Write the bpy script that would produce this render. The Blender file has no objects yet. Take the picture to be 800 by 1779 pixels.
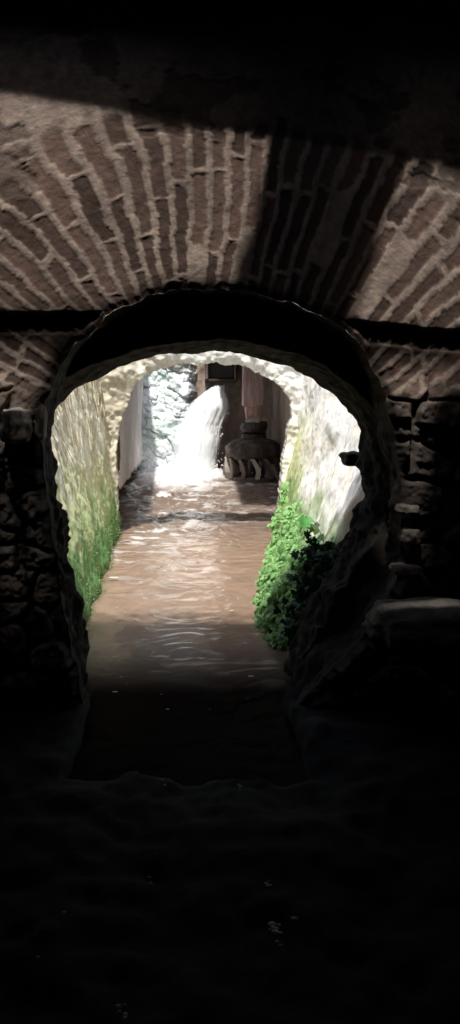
import bpy, bmesh, math, random
import numpy as np
from mathutils import Vector, Matrix, noise as mn

random.seed(7)
rng = np.random.default_rng(7)
sc = bpy.context.scene
COL = sc.collection
F = 1396.0
EYE = 1.6

def W(px, py, d):
    """a point of the place seen at that spot of the photograph, d metres into the tunnel"""
    return ((px - 335) / F * d, d, EYE - (py - 680) / F * d)

# ------------------------------------------------------------------ noise
def _hash(ix, iy, iz, seed):
    n = (ix * 374761393 + iy * 668265263 + iz * 2147483647 + seed * 974634777) & 0xFFFFFFFF
    n = ((n ^ (n >> 13)) * 1274126177) & 0xFFFFFFFF
    n = (n ^ (n >> 16)) & 0xFFFFFFFF
    n = (n * 2246822519) & 0xFFFFFFFF
    n = n ^ (n >> 15)
    return (n & 0xFFFFFF) / float(0xFFFFFF)

def vnoise(x, y, z=0.0, seed=0):
    x, y, z = np.broadcast_arrays(np.asarray(x, float), np.asarray(y, float), np.asarray(z, float))
    ix, iy, iz = np.floor(x).astype(np.int64), np.floor(y).astype(np.int64), np.floor(z).astype(np.int64)
    fx, fy, fz = x - ix, y - iy, z - iz
    fx, fy, fz = [f * f * f * (f * (f * 6 - 15) + 10) for f in (fx, fy, fz)]
    r = 0
    for a in (0, 1):
        for b in (0, 1):
            for c in (0, 1):
                w = (fx if a else 1 - fx) * (fy if b else 1 - fy) * (fz if c else 1 - fz)
                r = r + w * _hash(ix + a, iy + b, iz + c, seed)
    return r * 2 - 1

def fbm(x, y, z=0.0, oct=4, seed=0, gain=.5):
    r, a, t = 0, 1.0, 0
    for o in range(oct):
        r = r + a * vnoise(np.asarray(x) * 2 ** o, np.asarray(y) * 2 ** o, np.asarray(z) * 2 ** o, seed + o * 17)
        t += a; a *= gain
    return r / t

def voro(x, y, seed=0):
    """nearest-cell distances F1, F2 and the cell's random number"""
    ix, iy = np.floor(x).astype(np.int64), np.floor(y).astype(np.int64)
    f1 = np.full(x.shape, 9.0); f2 = np.full(x.shape, 9.0); cid = np.zeros(x.shape)
    for a in (-1, 0, 1):
        for b in (-1, 0, 1):
            jx, jy = ix + a, iy + b
            px = jx + .15 + .7 * _hash(jx, jy, 0, seed); py = jy + .15 + .7 * _hash(jx, jy, 1, seed + 5)
            d = np.hypot(x - px, y - py)
            near = d < f1
            f2 = np.where(near, f1, np.minimum(f2, d)); cid = np.where(near, _hash(jx, jy, 2, seed + 9), cid); f1 = np.where(near, d, f1)
    return f1, f2, cid

def sstep(a, b, x):
    t = np.clip((np.asarray(x, float) - a) / (b - a), 0, 1)
    return t * t * (3 - 2 * t)

def mix(a, b, t):
    t = np.asarray(t)[..., None]
    return np.asarray(a) * (1 - t) + np.asarray(b) * t

# ------------------------------------------------------------------ objects
def tag(o, label=None, cat=None, group=None, kind=None):
    if label: o['label'] = label
    if cat: o['category'] = cat
    if group: o['group'] = group
    if kind: o['kind'] = kind
    return o

def link(name, me, mat, parent=None, smooth=True):
    if mat is not None: me.materials.append(mat)
    if smooth: me.polygons.foreach_set('use_smooth', [True] * len(me.polygons))
    o = bpy.data.objects.new(name, me); COL.objects.link(o)
    if parent is not None: o.parent = parent
    return o

def empty(name, loc=(0, 0, 0)):
    o = bpy.data.objects.new(name, None); COL.objects.link(o); o.location = loc; o.empty_display_size = .1
    return o

def grid_mesh(name, P, col=None, keep=None, flip=False):
    """P: (n, m, 3) array of points"""
    n, m = P.shape[:2]
    me = bpy.data.meshes.new(name)
    idx = np.arange(n * m).reshape(n, m)
    q = np.stack([idx[:-1, :-1], idx[1:, :-1], idx[1:, 1:], idx[:-1, 1:]], -1)
    if flip: q = q[..., ::-1]
    q = q.reshape(-1, 4)
    if keep is not None: q = q[keep.reshape(-1)]
    me.vertices.add(n * m); me.vertices.foreach_set('co', P.reshape(-1).astype(np.float32))
    me.loops.add(len(q) * 4); me.loops.foreach_set('vertex_index', q.reshape(-1).astype(np.int32))
    me.polygons.add(len(q)); me.polygons.foreach_set('loop_start', np.arange(len(q), dtype=np.int32) * 4)
    me.update(calc_edges=True); me.validate()
    if col is not None:
        a = me.color_attributes.new('col', 'FLOAT_COLOR', 'POINT')
        c = np.ones((n * m, 4), np.float32); c[:, :col.shape[-1]] = col.reshape(n * m, -1)
        a.data.foreach_set('color', c.reshape(-1))
    return me

def add_box(bm, c, s, rot=None, taper=1.0, jit=0.0, bevel=0.0):
    r = bmesh.ops.create_cube(bm, size=1.0)
    vs = r['verts']
    for v in vs:
        k = taper if v.co.z > 0 else 1.0
        v.co = Vector((v.co.x * s[0] * k, v.co.y * s[1] * k, v.co.z * s[2])) + Vector([random.uniform(-jit, jit) for _ in range(3)])
    if bevel:
        es = list({e for v in vs for e in v.link_edges})
        rb = bmesh.ops.bevel(bm, geom=es, offset=bevel, segments=2, affect='EDGES', profile=.6)
        vs = list({v for f in rb['faces'] for v in f.verts} | {v for v in vs if v.is_valid})
    for v in vs:
        if rot: v.co = rot @ v.co
        v.co += Vector(c)

def lathe(bm, prof, c, seg=28, wob=0.0):
    rings = []
    for r, z in prof:
        rings.append([bm.verts.new((c[0] + r * math.cos(a) * (1 + wob * math.sin(3 * a)), c[1] + r * math.sin(a), c[2] + z))
                      for a in [2 * math.pi * i / seg for i in range(seg)]])
    for a, b in zip(rings, rings[1:]):
        for i in range(seg):
            bm.faces.new((a[i], a[(i + 1) % seg], b[(i + 1) % seg], b[i]))
    for r in (rings[0][::-1], rings[-1]):
        try: bm.faces.new(r)
        except ValueError: pass

def tube(bm, pts, rad, seg=5):
    rings = []
    pts = [Vector(p) for p in pts]
    for i, p in enumerate(pts):
        t = (pts[min(i + 1, len(pts) - 1)] - pts[max(i - 1, 0)]).normalized()
        u = t.cross(Vector((0, 1, .2))).normalized(); w = t.cross(u)
        r = rad[i] if hasattr(rad, '__len__') else rad
        rings.append([bm.verts.new(p + (u * math.cos(a) + w * math.sin(a)) * r) for a in [2 * math.pi * k / seg for k in range(seg)]])
    for a, b in zip(rings, rings[1:]):
        for i in range(seg):
            bm.faces.new((a[i], a[(i + 1) % seg], b[(i + 1) % seg], b[i]))

def from_bm(name, bm, mat, parent=None, smooth=True):
    bmesh.ops.recalc_face_normals(bm, faces=bm.faces)
    me = bpy.data.meshes.new(name); bm.to_mesh(me); bm.free()
    return link(name, me, mat, parent, smooth)

# ------------------------------------------------------------------ materials
def mat_base(name):
    m = bpy.data.materials.new(name); m.use_nodes = True
    nt = m.node_tree; b = nt.nodes['Principled BSDF']
    return m, nt, b

def noise_tex(nt, scale, detail=6, rough=.6, stretch=(1, 1, 1)):
    tc = nt.nodes.new('ShaderNodeTexCoord'); mp = nt.nodes.new('ShaderNodeMapping'); mp.inputs['Scale'].default_value = stretch
    n = nt.nodes.new('ShaderNodeTexNoise'); n.inputs['Scale'].default_value = scale; n.inputs['Detail'].default_value = detail
    n.inputs['Roughness'].default_value = rough
    nt.links.new(tc.outputs['Object'], mp.inputs['Vector']); nt.links.new(mp.outputs['Vector'], n.inputs['Vector'])
    return n

def stone_mat(name, color=None, attr=False, rough=.9, bump=.5, bscale=45, dist=.01, vmin=.55, vmax=1.35, stretch=(1, 1, 1), nscale=9, spec=.25):
    m, nt, b = mat_base(name)
    b.inputs['Roughness'].default_value = rough; b.inputs['Specular IOR Level'].default_value = spec
    n1 = noise_tex(nt, nscale, 8, .65, stretch)
    mr = nt.nodes.new('ShaderNodeMapRange'); mr.inputs['From Min'].default_value = .3; mr.inputs['From Max'].default_value = .7
    mr.inputs['To Min'].default_value = vmin; mr.inputs['To Max'].default_value = vmax
    nt.links.new(n1.outputs['Fac'], mr.inputs['Value'])
    vm = nt.nodes.new('ShaderNodeVectorMath'); vm.operation = 'SCALE'
    if attr:
        a = nt.nodes.new('ShaderNodeAttribute'); a.attribute_name = 'col'; nt.links.new(a.outputs['Color'], vm.inputs[0])
    else:
        vm.inputs[0].default_value = color
    nt.links.new(mr.outputs['Result'], vm.inputs['Scale'])
    nt.links.new(vm.outputs['Vector'], b.inputs['Base Color'])
    n2 = noise_tex(nt, bscale, 8, .7, stretch)
    bp = nt.nodes.new('ShaderNodeBump'); bp.inputs['Strength'].default_value = bump; bp.inputs['Distance'].default_value = dist
    nt.links.new(n2.outputs['Fac'], bp.inputs['Height']); nt.links.new(bp.outputs['Normal'], b.inputs['Normal'])
    return m

M = {}
M['brick'] = stone_mat('brick_and_mortar', attr=True, bump=.6, bscale=60, dist=.008, vmin=.75, vmax=1.2, nscale=14)
M['lime'] = stone_mat('limewashed_stone', attr=True, bump=.5, bscale=35, dist=.008, vmin=.8, vmax=1.15, nscale=12)
M['rough'] = stone_mat('dark_damp_stone', (.05, .042, .038), bump=.8, bscale=20, dist=.03, nscale=5, rough=.85)
M['jamb'] = stone_mat('grey_jamb_stone', (.20, .175, .155), bump=1, bscale=18, dist=.03, nscale=7, vmin=.4, vmax=1.5)
M['black_stone'] = stone_mat('near_black_stone', (.018, .016, .015), bump=.8, bscale=20, dist=.03, nscale=5, rough=.9)  # near-black so the chamber bounces little light
M['pale'] = stone_mat('pale_stone', (.42, .38, .34), bump=.7, bscale=25, dist=.02, nscale=7)
M['earth'] = stone_mat('earth', (.10, .085, .05), bump=.6, bscale=6, dist=.05)
M['wood'] = stone_mat('old_wood', (.52, .36, .32), bump=.7, bscale=30, dist=.006, stretch=(5, 5, .5), nscale=6)
M['darkwood'] = stone_mat('wet_dark_wood', (.045, .032, .026), bump=.6, bscale=30, dist=.006, rough=.45, stretch=(3, 3, 1), spec=.4)
M['midwood'] = stone_mat('damp_wood', (.15, .115, .10), bump=.6, bscale=30, dist=.006, rough=.6, stretch=(3, 3, 1), spec=.4)
M['crown'] = stone_mat('rough_wet_wood', (.085, .065, .055), bump=1, bscale=14, dist=.04, rough=.6, vmin=.3, vmax=1.8, nscale=8)
M['root'] = stone_mat('pale_root', (.62, .56, .40), bump=.4, bscale=60, dist=.004, nscale=20)
M['flecks'] = stone_mat('pale_foam', (.7, .66, .6), bump=.2, nscale=30)

def leaf_mat(name, ca, cb, trans=.3):
    m, nt, b = mat_base(name)
    oi = nt.nodes.new('ShaderNodeAttribute'); oi.attribute_name = 'col'
    rp = nt.nodes.new('ShaderNodeValToRGB'); rp.color_ramp.elements[0].color = (*ca, 1); rp.color_ramp.elements[1].color = (*cb, 1)
    nt.links.new(oi.outputs['Fac'], rp.inputs['Fac']); nt.links.new(rp.outputs['Color'], b.inputs['Base Color'])
    b.inputs['Roughness'].default_value = .5
    tr = nt.nodes.new('ShaderNodeBsdfTranslucent'); nt.links.new(rp.outputs['Color'], tr.inputs['Color'])
    mx = nt.nodes.new('ShaderNodeMixShader'); mx.inputs[0].default_value = trans
    out = nt.nodes['Material Output']
    nt.links.new(b.outputs[0], mx.inputs[1]); nt.links.new(tr.outputs[0], mx.inputs[2]); nt.links.new(mx.outputs[0], out.inputs[0])
    return m
M['leaf'] = leaf_mat('fern_leaf', (.06, .16, .04), (.34, .62, .24))
M['ivy'] = leaf_mat('ivy_leaf', (.008, .03, .010), (.025, .09, .03), .15)
M['ivyb'] = leaf_mat('bright_ivy_leaf', (.08, .38, .07), (.14, .55, .12), .3)
M['moss'] = leaf_mat('moss_frond', (.07, .15, .04), (.32, .46, .17))

def water_mat():
    m, nt, b = mat_base('muddy_water')
    a = nt.nodes.new('ShaderNodeAttribute'); a.attribute_name = 'col'
    n1 = noise_tex(nt, 3.0, 5, .6)
    mr = nt.nodes.new('ShaderNodeMapRange'); mr.inputs['From Min'].default_value = .3; mr.inputs['From Max'].default_value = .7
    mr.inputs['To Min'].default_value = .85; mr.inputs['To Max'].default_value = 1.15
    nt.links.new(n1.outputs['Fac'], mr.inputs['Value'])
    vm = nt.nodes.new('ShaderNodeVectorMath'); vm.operation = 'SCALE'
    nt.links.new(a.outputs['Color'], vm.inputs[0]); nt.links.new(mr.outputs['Result'], vm.inputs['Scale'])
    nt.links.new(vm.outputs['Vector'], b.inputs['Base Color'])
    b.inputs['Roughness'].default_value = .10; b.inputs['IOR'].default_value = 1.33; nt.links.new(a.outputs['Alpha'], b.inputs['Specular IOR Level'])
    n2 = noise_tex(nt, 9, 6, .55, (1, .6, 1)); bp = nt.nodes.new('ShaderNodeBump')
    bp.inputs['Strength'].default_value = .22; bp.inputs['Distance'].default_value = .02
    nt.links.new(n2.outputs['Fac'], bp.inputs['Height']); nt.links.new(bp.outputs['Normal'], b.inputs['Normal'])
    df = nt.nodes.new('ShaderNodeBsdfDiffuse'); nt.links.new(vm.outputs['Vector'], df.inputs['Color'])
    g2 = nt.nodes.new('ShaderNodeMath'); g2.operation = 'MULTIPLY'; g2.inputs[1].default_value = 2.0; nt.links.new(a.outputs['Alpha'], g2.inputs[0])
    mx = nt.nodes.new('ShaderNodeMixShader'); nt.links.new(g2.outputs[0], mx.inputs[0])
    nt.links.new(df.outputs[0], mx.inputs[1]); nt.links.new(b.outputs[0], mx.inputs[2]); nt.links.new(mx.outputs[0], nt.nodes['Material Output'].inputs[0])
    return m
M['water'] = water_mat()

def white_water():
    m, nt, b = mat_base('white_water')
    a = nt.nodes.new('ShaderNodeAttribute'); a.attribute_name = 'col'
    b.inputs['Base Color'].default_value = (.90, .94, .97, 1); b.inputs['Roughness'].default_value = .5
    b.inputs['Subsurface Weight'].default_value = .4; b.inputs['Subsurface Radius'].default_value = (.1, .1, .1)
    b.inputs['Subsurface Scale'].default_value = .5
    tr = nt.nodes.new('ShaderNodeBsdfTransparent')
    n = noise_tex(nt, 22, 6, .7, (1.6, 1, .22))
    mul = nt.nodes.new('ShaderNodeMath'); mul.operation = 'MULTIPLY_ADD'; mul.inputs[1].default_value = 1.7; 
    nt.links.new(n.outputs['Fac'], mul.inputs[0])
    # edge fade held in the attribute: 1 in the body of the jet, 0 on its torn edge
    sub = nt.nodes.new('ShaderNodeMath'); sub.operation = 'MULTIPLY_ADD'; sub.inputs[1].default_value = 2.4; sub.inputs[2].default_value = -1.30
    nt.links.new(a.outputs['Fac'], sub.inputs[0]); nt.links.new(sub.outputs[0], mul.inputs[2])
    cl = nt.nodes.new('ShaderNodeClamp'); nt.links.new(mul.outputs[0], cl.inputs['Value'])
    mx = nt.nodes.new('ShaderNodeMixShader'); nt.links.new(cl.outputs[0], mx.inputs[0])
    nt.links.new(tr.outputs[0], mx.inputs[1]); nt.links.new(b.outputs[0], mx.inputs[2])
    nt.links.new(mx.outputs[0], nt.nodes['Material Output'].inputs[0])
    bp = nt.nodes.new('ShaderNodeBump'); bp.inputs['Strength'].default_value = .6; bp.inputs['Distance'].default_value = .03
    nt.links.new(n.outputs['Fac'], bp.inputs['Height']); nt.links.new(bp.outputs['Normal'], b.inputs['Normal'])
    return m
M['fall'] = white_water()
mf, ntf, bf = mat_base('foam'); bf.inputs['Base Color'].default_value = (.92, .94, .96, 1); bf.inputs['Roughness'].default_value = .6
M['foam'] = mf

# ------------------------------------------------------------------ light
V = Vector((.12, .38, -.92)).normalized()      # the way the sun shines: from behind and a little left
sun = bpy.data.lights.new('sun', 'SUN'); sun.energy = 5.0; sun.angle = math.radians(2.2); sun.color = (1.0, .955, .88)
so = bpy.data.objects.new('sun', sun); COL.objects.link(so); so.rotation_euler = V.to_track_quat('-Z', 'Y').to_euler(); so.location = (-2, -3, 12)
w = bpy.data.worlds.new('World'); sc.world = w; w.use_nodes = True
nt = w.node_tree; bg = nt.nodes['Background']; sky = nt.nodes.new('ShaderNodeTexSky'); sky.sky_type = 'NISHITA'; sky.sun_disc = False
sky.sun_elevation = math.asin(-V.z); sky.sun_rotation = math.atan2(-V.x, -V.y); sky.dust_density = 3.0
nt.links.new(sky.outputs[0], bg.inputs[0]); bg.inputs[1].default_value = .15

# ------------------------------------------------------------------ profiles (pixel outlines turned into metres)
def resample(pts, n):
    p = np.asarray(pts, float)
    d = np.r_[0, np.cumsum(np.hypot(*np.diff(p[:, :2], axis=0).T))]
    t = np.linspace(0, d[-1], n)
    # smooth Catmull-like: sample linearly then blur
    out = np.stack([np.interp(t, d, p[:, k]) for k in range(p.shape[1])], -1)
    k = max(3, n // 40); ker = np.hanning(2 * k + 1); ker /= ker.sum()
    pad = np.vstack([2 * out[0] - out[k:0:-1], out, 2 * out[-1] - out[-2:-k - 2:-1]])
    return np.stack([np.convolve(pad[:, j], ker, 'valid') for j in range(out.shape[1])], -1)

YF, YS, YE, YP = 3.9, 4.22, 4.60, 9.0
def prof_w(pts, d, n):
    r = resample(pts, n)
    return np.stack([(r[:, 0] - 335) / F * d, EYE - (r[:, 1] - 680) / F * d], -1), r[:, 2:]

P1px = [(150, 1420, -1, 0), (145, 1250, -1, 0), (118, 1100, -1, 0), (92, 950, -1, 0), (70, 800, -1, -.08), (76, 700, -1, -.35),
        (110, 620, -1, -.7), (180, 550, -.82, -.85), (240, 520, -.47, -.9), (300, 505, -.18, -1), (350, 502, 0, -1),
        (405, 505, .12, -1), (500, 520, .28, -1), (560, 545, .42, -1), (610, 575, .62, -1), (650, 630, .9, -.75),
        (680, 720, 1, -.5), (704, 850, 1, -.2), (695, 1000, 1, 0), (620, 1120, 1, 0), (500, 1240, 1, 0), (490, 1420, 1, 0)]
PEpx = [(152, 1250), (150, 1120), (128, 1000), (105, 880), (92, 780), (90, 712), (120, 682), (180, 650), (230, 630), (290, 616),
        (360, 610), (430, 615), (490, 632), (540, 655), (590, 695), (624, 745), (631, 790), (627, 850), (604, 930), (548, 1010),
        (498, 1130), (490, 1250)]
PPpx = [(205, 960), (205, 840), (204, 760), (214, 715), (236, 672), (264, 644), (310, 634), (360, 631), (410, 633), (452, 646),
        (490, 668), (506, 700), (503, 745), (491, 800), (486, 860), (484, 960)]

# ------------------------------------------------------------------ front brick wall (radiating courses around the arch)
def brick_pattern(u, s, seed=0, pitch=.064, len_=.36, ring=.86):
    """u along the arch at its edge, s outwards: brick mask, tone, hole"""
    wob = fbm(u * 2.2, s * 2.2, 0, 2, seed) * .030 + fbm(u * 14, s * 12, 1, 3, seed + 3) * .010
    c = (u + wob) / pitch
    k = np.floor(c); f = c - k
    wid = .36 - .06 * vnoise(k * 7.7, 0.3, 0, seed + 8)           # half width of mortar share
    L = len_ * (1 + .25 * _hash(k.astype(np.int64), 3, 1, seed))
    q = (s + fbm(u * 9, s * 9, 4, 2, seed + 5) * .03 + _hash(k.astype(np.int64), 1, 7, seed) * L * .9) / L
    j = np.floor(q); g = q - j
    rnd = _hash(k.astype(np.int64), j.astype(np.int64), 2, seed + 2)
    rnd2 = _hash(k.astype(np.int64), j.astype(np.int64), 5, seed + 4)
    ed = fbm(u * 40, s * 40, 2, 3, seed + 6) * .12
    ma = sstep(wid - .05, wid + .05, np.minimum(f, 1 - f) * 2 + ed)
    mb = sstep(.01, .05, np.minimum(g, 1 - g) + ed * .4)
    m = ma * mb
    m = m * (1 - sstep(ring - .03, ring + .03, s + (rnd2 - .5) * .16))
    m = m * (rnd2 > .07)                                           # a few are plastered over
    return m, rnd, rnd2

def make_front_wall():
    nu, ns = 1000, 400
    p, dr = prof_w(P1px, YF, nu)
    dr = np.stack([dr[:, 0], -dr[:, 1]], -1); dr /= np.linalg.norm(dr, axis=1, keepdims=True)
    arc = np.r_[0, np.cumsum(np.linalg.norm(np.diff(p, axis=0), axis=1))]
    s = (np.linspace(0, 1, ns) ** 1.15) * 2.3
    U, S = np.meshgrid(arc, s, indexing='ij')
    X = p[:, None, 0] + dr[:, None, 0] * S; Z = p[:, None, 1] + dr[:, None, 1] * S
    # the courses open out with the radius: arc-length stays the course number
    m, rnd, rnd2 = brick_pattern(U, S, 3)
    low = sstep(1.72, 1.45, Z)                                    # below the springing: rubble
    f1, f2, cid = voro(X * 4.6 + fbm(X * 3, Z * 3, 0, 2, 5) * .6, Z * 7 + fbm(X * 3, Z * 3, 0, 2, 9) * .6, 4)
    stone = sstep(.05, .22, f2 - f1)
    big = fbm(X * 1.1, Z * 1.1, 0, 4, 11); fine = fbm(X * 30, Z * 30, 0, 4, 21)
    mortar = np.array([.285, .222, .188]) * (1 + .35 * fbm(X * 5, Z * 5, 3, 4, 15) + .25 * fbm(X * 55, Z * 55, 3, 2, 16))[..., None]; br = np.array([.10, .064, .052])
    tone = .55 + .9 * rnd
    c = mix(np.broadcast_to(mortar, X.shape + (3,)), br * tone[..., None], m)
    deep = ((rnd2 > .925) & (rnd2 < .94)) * m
    c = c * (1 - .75 * deep[..., None])
    # dark patches where the render has fallen, above the ring
    pf = sstep(.16, .26, fbm(X * 4.5, Z * 6.5, 0, 4, 31)) * sstep(.62, .78, S) * (Z > 1.7)
    c = mix(c, np.broadcast_to(np.array([.085, .06, .048]), c.shape), pf * .7)
    cl = mix(np.broadcast_to(np.array([.11, .09, .075]), c.shape), np.array([.13, .105, .09]) * (.6 + .8 * cid[..., None]), stone)
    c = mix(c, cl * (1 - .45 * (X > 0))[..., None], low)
    c = c * (1 + .35 * big + .22 * fine)[..., None]
    edge_dark = sstep(.12, 0, S) * .45                                 # darker towards the arch edge
    c = c * (1 - edge_dark)[..., None]
    c = c * (1 - .72 * sstep(-.01, .03, Z - (3.05 - .17 * (X + .9))))[..., None]      # painted shade: colour darkened above the sunlit part
    zl = np.where(X < 0, 1.93, 1.90 - .10 * np.clip(X - .7, 0, 9)) + .012 * fbm(X * 8, .5, 0, 3, 77)
    gr = sstep(.058, .045, np.abs(Z - zl)) * sstep(.02, .05, S)       # shadow band: groove added and painted dark
    c = c * (1 - .85 * gr)[..., None]
    c = np.clip(c, .004, .8)
    h = -.005 * m - .03 * deep - .006 * pf + .003 * fine + .006 * big
    hl = .05 * stone * (.4 + cid) + .02 * fine
    h = h * (1 - low) + hl * low
    h = h * sstep(-.005, .03, S) - .012 * (1 - sstep(0, .04, S))
    h = h - .04 * gr
    edge = (1 - sstep(0, .10, S)) * fbm(U * 7, 0.5, 0, 4, 41) * .035
    X = X + dr[:, None, 0] * edge; Z = Z + dr[:, None, 1] * edge
    P = np.stack([X, YF - h, Z], -1)
    keep = (Z[:-1, :-1] < 3.6) & (Z[:-1, :-1] > -.7) & (np.abs(X[:-1, :-1]) < 3.1)
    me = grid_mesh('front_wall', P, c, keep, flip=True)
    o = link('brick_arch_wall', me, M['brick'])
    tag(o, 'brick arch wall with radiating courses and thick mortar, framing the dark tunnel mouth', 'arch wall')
    return o, P[:, 0, :]

wall, rim = make_front_wall()

def loft(name, profiles, nv, colfn, mat, disp, seed=0, parent=None, flip=False):
    """profiles: list of (n,3); between each pair nv[i] steps; disp pushes vertices along the section's own radius"""
    rows = []
    for i in range(len(profiles) - 1):
        for t in np.linspace(0, 1, nv[i], endpoint=False):
            rows.append(profiles[i] * (1 - t) + profiles[i + 1] * t)
    rows.append(profiles[-1])
    P = np.stack(rows, 1)
    cen = np.array([.03, 0, 1.1])
    rad = P - cen; rad[..., 1] = 0; rad /= np.linalg.norm(rad, axis=-1, keepdims=True) + 1e-6
    d = disp(P)
    P = P + rad * d[..., None]
    me = grid_mesh(name, P, colfn(P, d), flip=flip)
    return link(name, me, mat, parent)

# vault behind the brick face: a first ring, a step down to the second ring, and the far lip of the vault
n = 620
p1, _ = prof_w(P1px, YF, n)
pe, _ = prof_w(PEpx, YE, n)
def to3(p, y): return np.stack([p[:, 0], np.full(len(p), y), p[:, 1]], -1)
p1b = p1.copy()
cen = np.array([.03, 1.0])
p2 = cen + (pe - cen) * np.array([1.07, 1.055])
pout = cen + (pe - cen) * np.array([1.5, 1.06]); pout[:, 1] = np.where(pout[:, 1] < .2, pe[:, 1], pout[:, 1])
pof2 = cen + (pe - cen) * np.array([2.6, 1.10]); pof2[:, 1] = np.where(pof2[:, 1] < .2, pe[:, 1], pof2[:, 1])
rim3 = rim[np.linspace(0, len(rim) - 1, n).round().astype(int)]
def vcol(P, d):
    b = fbm(P[..., 0] * 4, P[..., 1] * 4, P[..., 2] * 4, 4, 3)
    ang = np.arctan2(P[..., 2] - 1.0, P[..., 0] - .03)
    m = sstep(.3, .5, np.abs(((ang * 1.0 / .085) % 1) - .5) * 2 + fbm(P[..., 0] * 20, P[..., 1] * 20, P[..., 2] * 20, 2, 5) * .2)
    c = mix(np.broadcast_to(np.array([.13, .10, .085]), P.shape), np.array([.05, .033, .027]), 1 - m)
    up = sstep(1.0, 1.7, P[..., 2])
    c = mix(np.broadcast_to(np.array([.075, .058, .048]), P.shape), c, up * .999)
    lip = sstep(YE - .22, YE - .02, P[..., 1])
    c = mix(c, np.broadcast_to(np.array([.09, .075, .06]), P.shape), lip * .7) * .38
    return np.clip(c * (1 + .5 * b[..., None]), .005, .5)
def vdisp(P):
    b = fbm(P[..., 0] * 5, P[..., 1] * 5, P[..., 2] * 5, 4, 13)
    low = sstep(1.7, .9, P[..., 2])
    f = np.clip((P[..., 1] - YF) / .15, 0, 1) * np.clip((YE + .6 - P[..., 1]) / .3, 0, 1)
    g = fbm(P[..., 0] * 16, P[..., 1] * 16, P[..., 2] * 16, 3, 14)
    return (b * .018 + g * .012 + (b * .05 + g * .02) * low) * f
vault = loft('vault', [rim3, to3(p1b, YS), to3(p2, YS + .01), to3(pe, YE), to3(pe * 1.0 + (pout - pe) * .12, YE + .04), to3(pout, YE + .06), to3(pof2, YE + .08)],
             [22, 22, 26, 5, 10, 4], vcol, M['brick'], vdisp, flip=True)
vault.name = 'stepped_vault'
tag(vault, 'dark stepped brick vault behind the arch face, ending in a ragged lip before the daylight', 'vault')

# ------------------------------------------------------------------ side walls of the daylit channel
def side_wall(side):
    ny, nz = 330, 230
    y = np.linspace(YE + .03, YP + .5, ny); z = np.linspace(-.5, 2.06, nz)
    Y, Z = np.meshgrid(y, z, indexing='ij')
    ty = np.clip((Y - 4.75) / 4.25, 0, 1)
    if side < 0:
        xb = -.70 * (1 - ty) + -.835 * ty                         # at the water
        xt = -1.36 * (1 - ty) + -1.12 * ty                        # at the top: the wall leans back
        X = xb + (xt - xb) * np.clip(Z / 2.0, -.1, 1.1) ** 1.0
        # calcite streaks running down
        st = fbm(Y * 7 + fbm(Y * 3, Z * 3, 0, 3, 2) * 1.6, Z * 2.6 + fbm(Y * 5, Z * 5, 3, 2, 6), 0, 5, 51)
        d = .05 * fbm(Y * 2.5, Z * 2.5, 0, 4, 52) + .030 * st * sstep(.5, 1.2, Z) + .010 * fbm(Y * 25, Z * 25, 0, 3, 53)
        X = X + d
        pale = mix(np.broadcast_to(np.array([.66, .59, .44]), X.shape + (3,)), np.array([.93, .90, .74]), sstep(-.12, .15, st))
        green = np.array([.16, .33, .12]); olive = np.array([.62, .66, .36])
        g = sstep(1.15, .6, Z + .25 * fbm(Y * 3, Z * 3, 0, 4, 54))
        c = mix(pale, olive, g * .9)
        c = mix(c, green, sstep(.72, .22, Z + .3 * fbm(Y * 5, Z * 5, 0, 4, 55)))
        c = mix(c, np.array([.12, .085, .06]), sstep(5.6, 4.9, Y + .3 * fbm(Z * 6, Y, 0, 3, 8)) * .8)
        c = mix(c, np.array([.05, .06, .03]), sstep(.10, .0, Z) * .7)
        c = c * (1 + .25 * fbm(Y * 22, Z * 22, 0, 3, 56))[..., None]
    else:
        xb = .60 * (1 - ty) + .95 * ty
        xt = 1.55 * (1 - ty) + 1.30 * ty
        X = xb + (xt - xb) * np.clip(Z / 2.0, -.1, 1.1)
        d = .055 * fbm(Y * 2.2, Z * 2.2, 0, 3, 61) + .012 * fbm(Y * 9, Z * 9, 0, 4, 62) + .004 * fbm(Y * 30, Z * 30, 0, 3, 63)
        X = X - d 
        c = mix(np.broadcast_to(np.array([.95, .95, .90]), X.shape + (3,)), np.array([.70, .58, .42]), sstep(.12, .5, fbm(Y * 6, Z * 6, 0, 5, 64)) * .45)
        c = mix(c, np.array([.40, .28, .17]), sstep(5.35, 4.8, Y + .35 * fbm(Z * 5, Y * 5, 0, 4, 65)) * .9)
        c = mix(c, np.array([.66, .72, .36]), sstep(.55, .95, ty + .25 * fbm(Y * 3, Z * 3, 0, 3, 66)) * sstep(1.5, 1.0, Z) * .9)
        c = mix(c, np.array([.24, .40, .14]), sstep(.85, .4, Z + .3 * fbm(Y * 4, Z * 4, 0, 4, 67)) * .9)
        c = c * (1 + .18 * fbm(Y * 26, Z * 26, 0, 3, 68))[..., None]
    P = np.stack([X, Y, Z], -1)
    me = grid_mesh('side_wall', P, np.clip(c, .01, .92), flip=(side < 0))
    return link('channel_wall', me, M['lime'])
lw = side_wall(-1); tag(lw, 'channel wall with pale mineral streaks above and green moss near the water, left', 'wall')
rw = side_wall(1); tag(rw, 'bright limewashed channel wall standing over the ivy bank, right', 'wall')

def box_obj(name, c, s, mat, label=None, cat=None, kind=None, bevel=.0, parent=None):
    bm = bmesh.new(); add_box(bm, c, s, bevel=bevel)
    o = from_bm(name, bm, mat, parent, False)
    if label: tag(o, label, cat)
    if kind: o['kind'] = kind
    return o

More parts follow.
